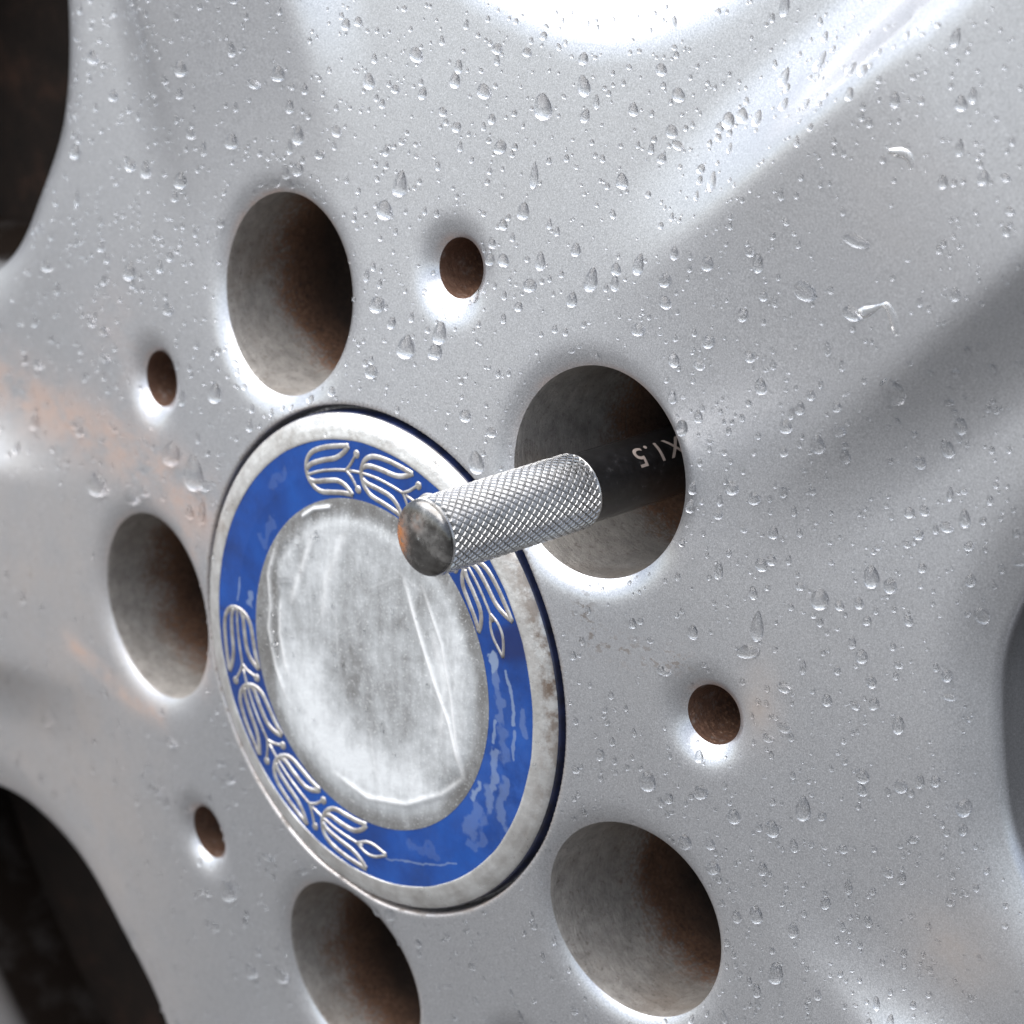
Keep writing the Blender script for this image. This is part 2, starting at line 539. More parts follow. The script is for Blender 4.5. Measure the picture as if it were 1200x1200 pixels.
def build_face():
    pts, edges = [], []
    def loop(P):
        b = len(pts)
        pts.extend(P.tolist())
        n = len(P)
        edges.extend([(b + i, b + (i + 1) % n) for i in range(n)])
        return list(range(b, b + n))
    t = np.linspace(0, 2 * np.pi, 96, endpoint=False)
    ts = np.linspace(0, 2 * np.pi, 56, endpoint=False)
    for c in bolt_c:
        loop(np.stack([c[0] + r_bolt * np.cos(t), c[1] + r_bolt * np.sin(t)], 1))
    for c in small_c:
        loop(np.stack([c[0] + r_small * np.cos(ts), c[1] + r_small * np.sin(ts)], 1))
    wl = [loop(to_wheel(outline, a)) for a in small_ang]
    to = np.linspace(0, 2 * np.pi, 300, endpoint=False)
    ol = loop(np.stack([R_OUT * np.cos(to), R_OUT * np.sin(to)], 1))
    for c in bolt_c:
        for k, d in enumerate((0.2, 0.45, 0.75, 1.1, 1.5, 2.0, 2.6, 3.3, 4.2)):
            tt = t + (k % 2) * math.pi / 96
            pts.extend(np.stack([c[0] + (r_bolt + d) * np.cos(tt), c[1] + (r_bolt + d) * np.sin(tt)], 1).tolist())
    for c in small_c:
        for k, d in enumerate((0.2, 0.45, 0.75, 1.1, 1.5, 2.0, 2.6, 3.3, 4.2, 5.2)):
            tt = ts + (k % 2) * math.pi / 56
            pts.extend(np.stack([c[0] + (r_small + d) * np.cos(tt), c[1] + (r_small + d) * np.sin(tt)], 1).tolist())
    for a in small_ang:
        for d in (0.3, 0.7, 1.2, 1.8, 2.5, 3.3, 4.2, 5.2, 6.2):
            pts.extend(to_wheel(outline + nrm * d, a).tolist())
    tc = np.linspace(0, 2 * np.pi, 260, endpoint=False)
    for k, r in enumerate((38.5, 40.2, 40.8, 41.0, 41.15, 41.3, 41.45, 41.6, 41.75, 42.0, 42.5)):
        tt = tc + (k % 2) * math.pi / 260
        pts.extend(np.stack([r * np.cos(tt), r * np.sin(tt)], 1).tolist())
    # filling points
    def hexgrid(sp, r0, r1):
        n = int(R_OUT / sp) + 2
        i, j = np.meshgrid(np.arange(-n, n + 1), np.arange(-n, n + 1))
        x = (i + 0.5 * (j % 2)) * sp; z = j * sp * 0.866
        x = x.ravel() + rng.uniform(-.1, .1, x.size) * sp; z = z.ravel() + rng.uniform(-.1, .1, z.size) * sp
        r = np.hypot(x, z)
        m = (r >= r0) & (r < r1)
        return x[m], z[m]
    for sp, r0, r1 in ((5.0, 0, 37), (1.5, 43, 152), (3.0, 152, R_OUT - 2)):
        x, z = hexgrid(sp, r0, r1)
        m = (hole_dist(x, z, bolt_c, r_bolt) > 4.2 + sp * .6) & (hole_dist(x, z, small_c, r_small) > 5.2 + sp * .6) & (window_dist(x, z) > 6.2 + sp * .6)
        pts.extend(np.stack([x[m], z[m]], 1).tolist())
    vo, eo, fo, ov, oe, of = geometry.delaunay_2d_cdt([Vector(p) for p in pts], edges, [], 0, 1e-5, True)
    P = np.array([(v.x, v.y) for v in vo])
    F = np.array(fo)
    cen = P[F].mean(1)
    keep = (hole_dist(cen[:, 0], cen[:, 1], bolt_c, r_bolt * 0.9995) > 0) & (hole_dist(cen[:, 0], cen[:, 1], small_c, r_small * 0.998) > 0)
    keep &= (window_dist(cen[:, 0], cen[:, 1]) > 0) & (np.hypot(cen[:, 0], cen[:, 1]) < R_OUT)
    F = F[keep]
    a2 = (P[F[:, 1], 0] - P[F[:, 0], 0]) * (P[F[:, 2], 1] - P[F[:, 0], 1]) - (P[F[:, 2], 0] - P[F[:, 0], 0]) * (P[F[:, 1], 1] - P[F[:, 0], 1])
    F = np.where((a2 > 0)[:, None], F, F[:, ::-1])         # front towards -Y
    H = face_h(P[:, 0], P[:, 1])
    V = wp(P[:, 0], P[:, 1], H)
    inv = {}
    for i, o in enumerate(ov):
        for q in o: inv[q] = i
    faces = F.tolist()
    V = V.tolist()
    for w, a in zip(wl, small_ang):
        ring = [inv[q] for q in w]
        n = len(ring)
        for drop, inset in ((0.22, 0.35), (0.6, 0.75), (1.2, 1.1), (2.4, 1.45), (6, 2.0), (13, 2.6), (22, 3.3), (30, 4.0)):
            Q = to_wheel(outline - nrm * inset, a)
            b = len(V)
            h0 = H[[inv[q] for q in w]]
            V.extend(wp(Q[:, 0], Q[:, 1], h0 - drop).tolist())
            new = list(range(b, b + n))
            for i in range(n):
                k = (i + 1) % n
                faces.append([ring[i], ring[k], new[k], new[i]])
            ring = new
    V = np.array(V)
    x, z = V[:, 0], V[:, 2]
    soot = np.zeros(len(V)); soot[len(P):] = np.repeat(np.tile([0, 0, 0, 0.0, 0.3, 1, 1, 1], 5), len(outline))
    # rust film, dust and grime: where they lie on the wheel
    rust = np.zeros(len(V)); dust = np.zeros(len(V)); grime = np.zeros(len(V))
    d, s = seg_dist(x, z, [(-118, 20.5), (-91.7, 19.5), (-74.8, 19.3), (-58.5, 18.3), (-44, 15)])
    rust = np.maximum(rust, 0.68 * np.exp(-(d / 6.0) ** 2))
    d, s = seg_dist(x, z, [(-86, -21), (-77.6, -24.1), (-69.4, -26.2), (-58, -27)])
    rust = np.maximum(rust, 0.8 * np.exp(-(d / 1.9) ** 2))
    d, s = seg_dist(x, z, [(-48, 20), (-47, 0), (-44, -14)])
    rust = np.maximum(rust, 0.5 * np.exp(-(d / 3.5) ** 2))
    d = np.hypot(x + 70, z - 36); rust = np.maximum(rust, 0.18 * np.exp(-(d / 10) ** 2))
    for (cx, cz), amt in (((-54, 2.0), .6),):
        pass
    for i, a in enumerate((1.0, 0.8, 0.25, 0.5, 0.7)):
        d = np.hypot(x - bolt_c[i][0], z - bolt_c[i][1]) - r_bolt
        an = np.arctan2(z - bolt_c[i][1], x - bolt_c[i][0])
        rust = np.maximum(rust, 0.6 * a * np.exp(-(np.clip(d, 0, 99) / 0.7) ** 2) * np.clip(np.sin(an - 0.1) * 1.2, 0, 1))
    for i in range(5):
        d = np.hypot(x - small_c[i][0], z - small_c[i][1]) - r_small
        an = np.arctan2(z - small_c[i][1], x - small_c[i][0])
        rust = np.maximum(rust, 0.7 * np.exp(-(np.clip(d, 0, 99) / 0.8) ** 2) * np.clip(np.sin(an) * 1.1 + .2, 0, 1))
    dust = np.maximum(dust, 0.55 * sstep(-35, -85, x) * sstep(30, -10, z))
    d = np.hypot((x - 76.0) / 1.0, (z - 12.5) / 1.6); dust = np.maximum(dust, 1.0 * np.exp(-(d / 3.6) ** 2))
    d = np.hypot((x - 110) / 1.3, (z + 18)); dust = np.maximum(dust, 0.7 * np.exp(-(d / 7) ** 2))
    d = np.hypot(x - 101, z - 92); dust = np.maximum(dust, 0.12 * np.exp(-(d / 14) ** 2))
    dust = np.maximum(dust, 0.95 * np.exp(-((np.hypot(x, z) - 41.4) / 0.45) ** 2))
    d, s = seg_dist(x, z, [(44, 20), (46, 15.5), (53, 15.0), (62.1, 15.7)])
    grime = np.maximum(grime, 0.75 * np.exp(-(d / 2.4) ** 2))
    d = np.abs(np.hypot(x, z) - 41.2); grime = np.maximum(grime, 0.7 * np.exp(-(d / 0.9) ** 2))
    d, s = seg_dist(x, z, [(-93.0, -4.0), (-96, -9.5), (-98.6, -15.8)]); grime = np.maximum(grime, 0.55 * np.exp(-(d / .55) ** 2))
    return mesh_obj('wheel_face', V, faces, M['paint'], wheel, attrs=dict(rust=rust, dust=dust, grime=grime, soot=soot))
face = build_face()

# bores of the five bolt holes and of the five small holes between them
depths = (11.5, 19.0, 16.5, 9.5, 12.5)
for i, c in enumerate(bolt_c):
    t = np.linspace(0, 2 * np.pi, 96, endpoint=False)
    rows = []
    x0, z0 = c[0] + r_bolt * np.cos(t), c[1] + r_bolt * np.sin(t)
    hm = face_h(x0, z0)
    for d, rr in ((0, 0), (0.25, -0.05), (1, -0.10), (5, -0.15), (12, -0.25), (20, -0.4), (26, -0.5), (27, -1.2), (36, -1.6)):
        q = r_bolt + rr
        # the deep rows level out to a flat ring
        w = min(1.0, d / 12.0)
        rows.append(wp(c[0] + q * np.cos(t), c[1] + q * np.sin(t), hm * (1 - w) - d))
    F = grid_faces(len(rows), 96, True)
    F = [tuple(reversed(f)) for f in F]
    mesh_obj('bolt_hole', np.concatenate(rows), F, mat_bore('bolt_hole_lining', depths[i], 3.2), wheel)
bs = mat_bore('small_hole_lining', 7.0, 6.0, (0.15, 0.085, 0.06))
for i, c in enumerate(small_c):
    t = np.linspace(0, 2 * np.pi, 56, endpoint=False)
    rows = []
    x0, z0 = c[0] + r_small * np.cos(t), c[1] + r_small * np.sin(t)
    hm = face_h(x0, z0)
    for d, rr in ((0, 0), (0.3, -0.04), (3, -0.1), (8, -0.2), (15, -0.3), (24, -0.4), (24.1, -2.0), (24.2, -4.6)):
        rows.append(wp(c[0] + (r_small + rr) * np.cos(t), c[1] + (r_small + rr) * np.sin(t), hm - d))
    F = [tuple(reversed(f)) for f in grid_faces(len(rows), 56, True)]
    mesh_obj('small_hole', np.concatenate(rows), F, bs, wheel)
lathe('rim_barrel', [(206, -19.8), (208, -20.5), (208, -60), (203, -75), (203, -190), (200, -190), (200, -75), (203, -58), (203, -24)], M['dark'], wheel, seg=200)

# ------------------------------------------------------------------ centre cap
def cap_h(r):
    """profile of the cap: bevelled metal rim, blue band, clear disc"""
    return np.interp(r, [0, 22, 26.6, 27.1, 31.7, 36.4, 36.7, 38.2, 39.6, 40.2, 40.4], [6.75, 6.62, 6.36, 6.28, 6.32, 6.07, 6.12, 5.75, 5.15, 4.75, 4.45])

seg = 360
rr = np.r_[np.linspace(40.4, 39.6, 5), np.linspace(39.3, 36.75, 8), [36.55, 36.4, 36.35]]
hh = np.r_[cap_h(rr[:-1]), [5.85]]
T = np.linspace(0, 2 * np.pi, seg, endpoint=False)
V = np.concatenate([wp(r * np.cos(T), r * np.sin(T), np.full(seg, h)) for r, h in zip(rr, hh)])
F = grid_faces(len(rr), seg, True)
ang = np.degrees(np.arctan2(V[:, 2], V[:, 0]))
rad = np.hypot(V[:, 0], V[:, 2])
wear = np.clip(1 - np.abs(ang - 12) / 42, 0, 1) ** 0.6 * sstep(36.5, 39.5, rad) * 0.95
wear = np.maximum(wear, 0.55 * np.exp(-((ang - 158) / 8) ** 2))
wear = np.maximum(wear, 0.25 * sstep(39.2, 40.2, rad))
# the rim is dented and hammered a little
V[:, 1] += 0.05 * np.sin(ang * 0.31 + 1) * np.sin(ang * 0.12) * sstep(40.4, 39.5, rad)
cap = mesh_obj('centre_cap', V, F, M['rim'], wheel, attrs=dict(wear=wear))
cap['label'] = 'weathered round metal centre cap with blue ornamented band'
edge = lathe('cap_edge', [(40.55, 0.9), (40.55, 4.1), (40.5, 4.4), (40.39, 4.5)], M['navy'], cap, seg=seg)
edge['label'] = 'thin dark navy edge round the cap'

# blue band
rr = np.linspace(36.45, 27.0, 52)
seg = 1080
T = np.linspace(0, 2 * np.pi, seg, endpoint=False)
V = np.concatenate([wp(r * np.cos(T), r * np.sin(T), np.full(seg, cap_h(r) - 0.03)) for r in rr])
F = grid_faces(len(rr), seg, True)
x, z = V[:, 0], V[:, 2]
ang = np.degrees(np.arctan2(z, x)); rad = np.hypot(x, z)
fade = np.clip(1 - np.abs(ang + 18) / 34, 0, 1) ** 0.5
fade = np.maximum(fade, 0.5 * np.clip(1 - np.abs(ang + 70) / 22, 0, 1))
chip_refl = np.zeros(len(V)); chip_refl_amt = np.zeros(len(V)); navy = np.zeros(len(V))
def band_poly(pts):
    return [(r * math.cos(math.radians(a)), r * math.sin(math.radians(a))) for a, r in pts]
_g = rng.uniform(-1, 1, (4, 128, 128))
def vnoise(u, v, k):
    i, j = np.floor(u).astype(int), np.floor(v).astype(int)
    a, b = u - i, v - j
    a, b = a * a * (3 - 2 * a), b * b * (3 - 2 * b)
    g_ = lambda p, q: _g[k, p % 128, q % 128]
    return (g_(i, j) * (1 - a) + g_(i + 1, j) * a) * (1 - b) + (g_(i, j + 1) * (1 - a) + g_(i + 1, j + 1) * a) * b
wx = x + 1.0 * vnoise(x / 2.2, z / 2.2, 0) + 0.45 * vnoise(x / .8, z / .8, 1)
wz = z + 1.6 * vnoise(x / 2.2, z / 2.2, 2) + 0.55 * vnoise(x / .8, z / .8, 3)
for pts, w, amt in (([(16.2, 29.2), (12.6, 29.3)], .95, .9), ([(16.0, 29.6), (13.2, 29.5)], .6, .9), ([(10, 29.6), (5.5, 29.4)], 1.1, .4), ([(4.5, 29.0), (0.5, 29.6), (-2, 29.2)], .9, .3),
                    ([(14, 31.9), (9, 31.9), (4, 32.2), (-2, 32.4)], .42, .75), ([(-4, 32.6), (-8, 32.7), (-12, 33.2)], .4, .6), ([(3, 34.2), (-1.5, 34.4)], .9, .3),
                    ([(-3.5, 28.6), (-10, 28.5)], .4, .7), ([(-4, 30.6), (-13, 31.2)], 1.3, .22), ([(-12.5, 29.2), (-18, 29.8), (-24, 30.6)], 1.0, .55), ([(-21, 32.5), (-26, 33.6), (-31, 34.9)], 1.2, .34),
                    ([(-26, 30.6), (-31, 31.8)], 1.3, .4), ([(-27.5, 28.0), (-34, 28.6)], .9, .75), ([(-35, 30.6), (-44, 31.6)], 1.8, .26), ([(-38, 33.6), (-48, 34.0)], 1.0, .2),
                    ([(167, 31.5), (175, 31.4)], .25, .6), ([(169, 28.8), (173, 28.4)], .7, .6), ([(-84, 32.1), (-74, 32.4), (-64, 33.0), (-55, 34.0)], .2, .55), ([(-72, 30), (-62, 30.6)], .9, .12),
                    ([(140, 29.2), (150, 29.4)], .8, .15), ([(125, 33.5), (133, 33.7)], .6, .12)):
    q = min(1.0, w)
    d, s = seg_dist(x + (wx - x) * q, z + (wz - z) * q, band_poly(pts))
    f = np.clip(1.0 - d / (w * 1.35), 0, 1)
    chip_refl_amt = np.where(f > chip_refl, amt * 0.62, chip_refl_amt); chip_refl = np.maximum(chip_refl, f)
navy = np.maximum(navy, sstep(27, 24, ang) * sstep(15, 18, ang) * sstep(30.2, 31.5, rad))
navy = np.maximum(navy, sstep(178.5, 179.5, np.abs(ang)) * 0.6 * (ang > 0))
navy = np.maximum(navy, 0.55 * sstep(-178, -165, ang) * sstep(-128, -140, ang))
band = mesh_obj('blue_band', V, F, M['blue'], cap, attrs=dict(fade=fade, chip_refl=chip_refl, chip_refl_amount=chip_refl_amt, navy=navy))

# clear disc in the middle, hazed, with creased film
nr, ns = 170, 640
V, hz, cr = [], [], []
rr = np.linspace(27.05, 0.15, nr)
T3 = np.linspace(0, 2 * np.pi, ns, endpoint=False)
V = np.concatenate([wp(r * np.cos(T3), r * np.sin(T3), np.full(ns, float(cap_h(r)))) for r in rr])
x, z = V[:, 0], V[:, 2]; rad = np.hypot(x, z)
haze = 0.55 - 0.45 * sstep(23.0, 26.2, rad)
d, s = seg_dist(x, z, [(-20, 21), (-22.5, 8), (-22.5, 2), (-20.2, -8), (-14, -15), (-3, -21)])
side = sstep(1.5, -1.5, (x + 20.5) + 0.06 * (z - 2) ** 2 * 0.2)
haze = np.maximum(haze - 0.5 * side, 0.06)
haze += 0.38 * np.exp(-(((x + 14) / 6) ** 2 + ((z + 8) / 9) ** 2)) + 0.40 * np.exp(-(((x + 6) / 9) ** 2 + ((z + 17) / 5) ** 2))
haze += 0.30 * np.exp(-(((x - 8) / 10) ** 2 + ((z + 18) / 5) ** 2)) + 0.22 * np.exp(-(((x - 19) / 4) ** 2 + ((z - 0) / 11) ** 2))
haze += 0.18 * np.exp(-(((x + 10) / 4) ** 2 + ((z - 14) / 7) ** 2))
haze -= 0.34 * np.exp(-(((x + 3) / 5) ** 2 + ((z + 1) / 7) ** 2)) + 0.16 * np.exp(-(((x - 8) / 6) ** 2 + ((z - 4) / 10) ** 2))
crease = np.zeros(len(V)); lift = np.zeros(len(V))
def add_crease(pts, w, amt, hgt):
    global crease, lift
    d, s = seg_dist(x, z, pts)
    taper = np.clip(np.minimum(s, 1 - s) * 6 + 0.25, 0, 1)
    e = np.exp(-(d / w) ** 2) * taper
    crease = np.maximum(crease, amt * e); lift = np.maximum(lift, hgt * e)
add_crease([(9.0, 16.5), (12.6, 8), (15.6, 1.5), (18.9, -4.5), (21.7, -13.0)], .42, .85, .28)
add_crease([(13.0, 16.5), (17.4, 8), (19.6, -1), (20.4, -7), (21.8, -12.6)], .35, .6, .2)
add_crease([(-21.5, 15), (-23.4, 9), (-22.8, 4), (-23.4, 0), (-21.8, -6), (-19, -11)], .5, .5, .25)
add_crease([(-20.2, 6), (-20.6, 0), (-18.6, -7)], .45, .55, .15)
add_crease([(-12, 19), (-15, 12), (-17.5, 6)], .7, .35, .15)
add_crease([(-4, 22), (-9, 12), (-10, 5)], .9, .25, .1)
add_crease([(21.7, -13), (17, -17), (9, -21), (0, -22.5), (-8, -20.5)], .5, .45, .2)
add_crease([(15, 10), (18, 2), (17, -8)], .8, .3, .1)
d, s = seg_dist(x, z, band_poly([(110, 25.8), (118, 26.2), (125, 26.0)]))
e = np.exp(-(d / .35) ** 2); crease = np.maximum(crease, .8 * e); lift = np.maximum(lift, .35 * e)
for _ in range(20):
    a0, r0 = rng.uniform(0, 6.283), 23 * math.sqrt(rng.random())
    th, ln = rng.normal(-1.15, 0.5), rng.uniform(2, 11)
    p0 = (r0 * math.cos(a0), r0 * math.sin(a0)); p1 = (p0[0] + ln * math.cos(th), p0[1] + ln * math.sin(th))
    if math.hypot(*p1) < 24: add_crease([p0, ((p0[0] + p1[0]) / 2 + rng.normal(0, .3), (p0[1] + p1[1]) / 2), p1], rng.uniform(.14, .3), rng.uniform(.06, .2), 0.02)
lift += 0.22 * sstep(24.5, 22.5, rad) * (1 - side)
V[:, 1] -= lift
F = grid_faces(nr, ns, True)
V = np.concatenate([V, wp([0], [0], [cap_h(0) + 0.2])]); haze = np.r_[haze, haze[-1]]; crease = np.r_[crease, 0]
F += [((nr - 1) * ns + j, (nr - 1) * ns + (j + 1) % ns, len(V) - 1) for j in range(ns)]
disc = mesh_obj('hazed_disc', V, F, M['disc'], cap, attrs=dict(haze=np.clip(haze, 0, 1), crease=np.clip(crease, 0, 1)))
disc['label'] = 'cloudy scratched clear disc filling the middle of the cap'

# raised tulip ornaments on the band
def smooth_line(p, closed=False, n=6):
    p = np.array(p, float)
    if closed: q = np.vstack([p[-1:], p, p[:2]])
    else: q = np.vstack([2 * p[0] - p[1], p, 2 * p[-1] - p[-2]])
    out = []
    for i in range(1, len(q) - 2):
        for t in np.linspace(0, 1, n, endpoint=False):
            a, b, c, d = q[i - 1], q[i], q[i + 1], q[i + 2]
            out.append(0.5 * ((2 * b) + (c - a) * t + (2 * a - 5 * b + 4 * c - d) * t * t + (3 * b - a - 3 * c + d) * t ** 3))
    if not closed: out.append(q[-2])
    return np.array(out)

def ribbon(lines):
    """lines: (points (angle deg, radius), closed, half width) -> raised half-round ribs on the band"""
    V, F = [], []
    for P, closed, w in lines:
        xy = np.stack([P[:, 1] * np.cos(np.radians(P[:, 0])), P[:, 1] * np.sin(np.radians(P[:, 0]))], 1)
        if closed: tg = np.roll(xy, -1, 0) - np.roll(xy, 1, 0)
        else: tg = np.gradient(xy, axis=0)
        tg /= (np.hypot(*tg.T)[:, None] + 1e-9)
        nm = np.stack([-tg[:, 1], tg[:, 0]], 1)
        b = len(V); prof = ((-1, -.15), (-.8, .62), (-.3, .98), (.3, .98), (.8, .62), (1, -.15))
        for q, n_ in zip(xy, nm):
            for u, hgt in prof:
                s = q + n_ * u * w
                r_ = math.hypot(*s)
                V.append((s[0], -(float(cap_h(min(max(r_, 27.2), 36.3))) - 0.03 + hgt * 0.16), s[1]))
        m = len(prof); n = len(xy)
        for i in range(n if closed else n - 1):
            k = (i + 1) % n
            for j in range(m - 1):
                F.append((b + i * m + j, b + k * m + j, b + k * m + j + 1, b + i * m + j + 1))
        if not closed:
            F.append(tuple(b + j for j in range(m)))
            F.append(tuple(b + (n - 1) * m + j for j in reversed(range(m))))
    return V, F

def bud(a, r, rad):
    """small round bud, as a ring of points closed on itself"""
    t = np.linspace(0, 2 * np.pi, 10, endpoint=False)
    return np.stack([a + np.degrees(rad * 0.5 * np.cos(t) / r), r + rad * 0.5 * np.sin(t)], 1)

PER, MIDR = 23.7, 31.6
def tulip(start, sgn, last, jit):
    L = []
    def mp(pts): return np.array([(start + sgn * u * 18.6, MIDR + v) for u, v in pts])
    for s in (1, -1):
        # outer edge of the petal out to its tip and back along the inner line
        pet = [(0.0, 0.0), (0.02, 1.1), (0.09, 2.35), (0.24, 3.25), (0.5, 3.6), (0.78, 3.75), (1.03, 3.95)]
        back = [(1.03, 3.95), (0.93, 2.95), (0.80, 2.15), (0.66, 1.75), (0.42, 1.62), (0.16, 1.45), (0.03, 0.95)]
        w = 0.45
        if s < 0:
            pet = [(u, v * 1.0) for u, v in pet]
        L.append((smooth_line(mp([(u, s * v) for u, v in pet])), False, w))
        L.append((smooth_line(mp([(u, s * v * jit) for u, v in back])), False, w))
        if not last:
            L.append((smooth_line(mp([(0.93, 0), (1.03, s * 0.9), (1.10, s * 1.8), (1.16, s * 2.7)])), False, 0.28))
            L.append((bud(start + sgn * 18.6 * 1.18, MIDR + s * 2.85, 0.62), True, 0.42))
    L.append((smooth_line(mp([(-0.02 if start in STARTS else -0.27, 0), (0.3, 0.02), (0.6, -0.03), (0.95, 0)])), False, 0.27))
    if last:
        L.append((smooth_line(mp([(0.82, 0), (1.02, 0.95), (1.22, 1.0), (1.5, 0.05)])), False, 0.27))
        L.append((smooth_line(mp([(0.82, 0), (1.02, -0.95), (1.22, -1.0), (1.5, 0.0)])), False, 0.27))
    V, F = ribbon(L)
    return mesh_obj('tulip_ornament', V, F, M['orn'], cap)
STARTS = (116.2, 177.5)
for k in range(4): tulip(116.2 - PER * k, -1, k == 3, 1.0 + 0.03 * (k % 2))
for k in range(4): tulip(177.5 + PER * k, 1, k == 3, 1.0 - 0.03 * (k % 2))

# ------------------------------------------------------------------ brake disc seen through the openings
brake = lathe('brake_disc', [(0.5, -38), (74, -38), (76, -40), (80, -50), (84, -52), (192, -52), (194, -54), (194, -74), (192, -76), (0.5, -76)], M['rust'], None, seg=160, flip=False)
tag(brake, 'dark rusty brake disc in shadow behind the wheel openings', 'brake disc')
shield = lathe('light_shield', [(0.5, -120), (60, -120), (180, -118), (199.5, -112), (199.5, -121), (0.5, -123)], M['dark'], None, seg=160)  # unseen backing, added to keep sky light from coming through the openings
tag(shield, 'dark unseen backing added to block light behind the brake disc', 'dust shield')

# ------------------------------------------------------------------ guide pin screwed in through the right bolt hole
pa = bolt_ang[1]
PX, PZ = R_BOLT * math.cos(pa) + 0.1, R_BOLT * math.sin(pa) - 1.7
pin = empty('guide_pin', (PX * MM, 0.036, PZ * MM))
tag(pin, 'chrome knurled wheel guide pin with black shaft sticking out of the bolt hole', 'guide pin')
RP = 5.85
H0, H1 = 5.2, 35.4
NS, AX = 29, 1.55                          # knurl: diamonds round the sleeve, and length of one along it
NB = int(round((H1 - H0 - 0.5) / AX))
AX = (H1 - H0 - 0.5) / NB
def kpt(p, q, r):
    a = (p + q) / 2 * 2 * math.pi / NS
    b = min(max((p - q) / 2, 0.0), NB)
    return (PX + r * math.cos(a), -(H0 + 0.25 + b * AX), PZ + r * math.sin(a))
V, F = [], []
GR = 0.17
for m in range(0, 2 * NB):                  # rows of diamonds along the sleeve
    for i in range(NS):
        jq = i - m
        p0, q0 = float(i), float(jq)
        b = len(V)
        rb_, rt_ = RP - 0.30, RP + rng.uniform(-0.012, 0.012)
        cor = ((0, 0), (1, 0), (1, 1), (0, 1))
        for u, v in cor: V.append(kpt(p0 + u, q0 + v, rb_))
        for u, v in cor: V.append(kpt(p0 + GR + u * (1 - 2 * GR), q0 + GR + v * (1 - 2 * GR), rt_ - 0.02))
        for u, v in cor: V.append(kpt(p0 + .3 + u * .4, q0 + .3 + v * .4, rt_))
        for k0 in (0, 4):
            for k in range(4):
                n_ = (k + 1) % 4
                F.append((b + k0 + k, b + k0 + n_, b + k0 + 4 + n_, b + k0 + 4 + k))
        F.append((b + 8, b + 9, b + 10, b + 11))
# plain lips that close the sleeve at both ends
t = np.linspace(0, 2 * np.pi, 96, endpoint=False)
for prof in ([(5.3, H0), (5.60, H0), (5.70, H0 + 0.2), (5.58, H0 + 0.7)], [(5.58, H1 - 0.8), (5.78, H1 - 0.32), (5.72, H1 - 0.02), (5.3, H1 + 0.02)]):
    b = len(V)
    for r, h in prof: V.extend(wp(PX + r * np.cos(t), PZ + r * np.sin(t), np.full(96, h)).tolist())
    F += [tuple(b + q for q in f) for f in grid_faces(len(prof), 96, True)]
mesh_obj('knurled_sleeve', V, F, M['chrome'], pin, smooth=False)
sh = lathe('shaft', [(0.5, -36), (5.1, -36), (5.38, -35), (5.38, 4.6), (5.5, 5.0), (5.3, 5.6)], M['black'], pin, seg=120, centre=(PX, PZ), flip=True)
# collar ring between shaft and sleeve
col_ = lathe('collar', [(5.40, 4.75), (5.66, 4.85), (5.74, 5.0), (5.74, 5.2), (5.62, 5.4), (5.4, 5.45)], M['chrome'], pin, seg=120, centre=(PX, PZ), flip=True)
# domed end
prof = [(5.50, 35.2), (5.62, 35.45), (5.58, 35.8), (5.35, 36.05), (4.9, 36.3), (4.2, 36.55), (3.2, 36.75), (2.0, 36.9), (1.0, 36.95), (0.02, 36.97)]
t = np.linspace(0, 2 * np.pi, 96, endpoint=False)
V = np.concatenate([wp(PX + r * np.cos(t), PZ + r * np.sin(t), np.full(96, h)) for r, h in prof])
F = [tuple(reversed(f)) for f in grid_faces(len(prof), 96, True)]
F.append(tuple(range((len(prof) - 1) * 96, len(prof) * 96)))
dx, dz = V[:, 0] - PX, V[:, 2] - PZ
ru = np.exp(-(((dx + 4.4) / 1.6) ** 2 + ((dz + 1.0) / 3.0) ** 2)) * 1.2
ru = np.maximum(ru, 0.35 * np.exp(-(((dx + 0.5) / 1.2) ** 2 + ((dz - 2.5) / 1.0) ** 2)))
mesh_obj('end_cap', V, F, M['end'], pin, attrs=dict(rust=np.clip(ru, 0, 1)))

# lettering etched round the shaft
def lettering():
    cu = bpy.data.curves.new('lettering_curve', 'FONT')
    cu.body = 'X1.5'
    cu.size = 4.7
    cu.space_character = 1.12
    cu.offset = 0.03
    tmp = bpy.data.objects.new('lettering_tmp', cu)
    COL.objects.link(tmp)
    dg = bpy.context.evaluated_depsgraph_get()
    me = bpy.data.meshes.new_from_object(tmp.evaluated_get(dg))
    bpy.data.objects.remove(tmp)
    bm = bmesh.new(); bm.from_mesh(me)
    bmesh.ops.triangulate(bm, faces=bm.faces[:])
    for _ in range(5):
        bmesh.ops.triangulate(bm, faces=bm.faces[:])
        bmesh.ops.subdivide_edges(bm, edges=[e for e in bm.edges if e.calc_length() > 0.3], cuts=1)
    bmesh.ops.triangulate(bm, faces=bm.faces[:])
    bm.verts.ensure_lookup_table()
    xs = [v.co.x for v in bm.verts]; x1 = max(xs)
    V = []
    for v in bm.verts:
        h = LET_H - (x1 - v.co.x) * 1.05            # reads from deep in the hole outwards
        a = LET_A - v.co.y / 5.38
        V.append((PX + 5.42 * math.cos(a), -h, PZ + 5.42 * math.sin(a)))
    F = [tuple(v.index for v in f.verts) for f in bm.faces]
    bm.free()
    o = mesh_obj('lettering', V, F, M['letter'], pin)
    o['label'] = 'pale etched thread size X1.5 on the black shaft'
LET_H, LET_A = -4.2, math.radians(63)
lettering()

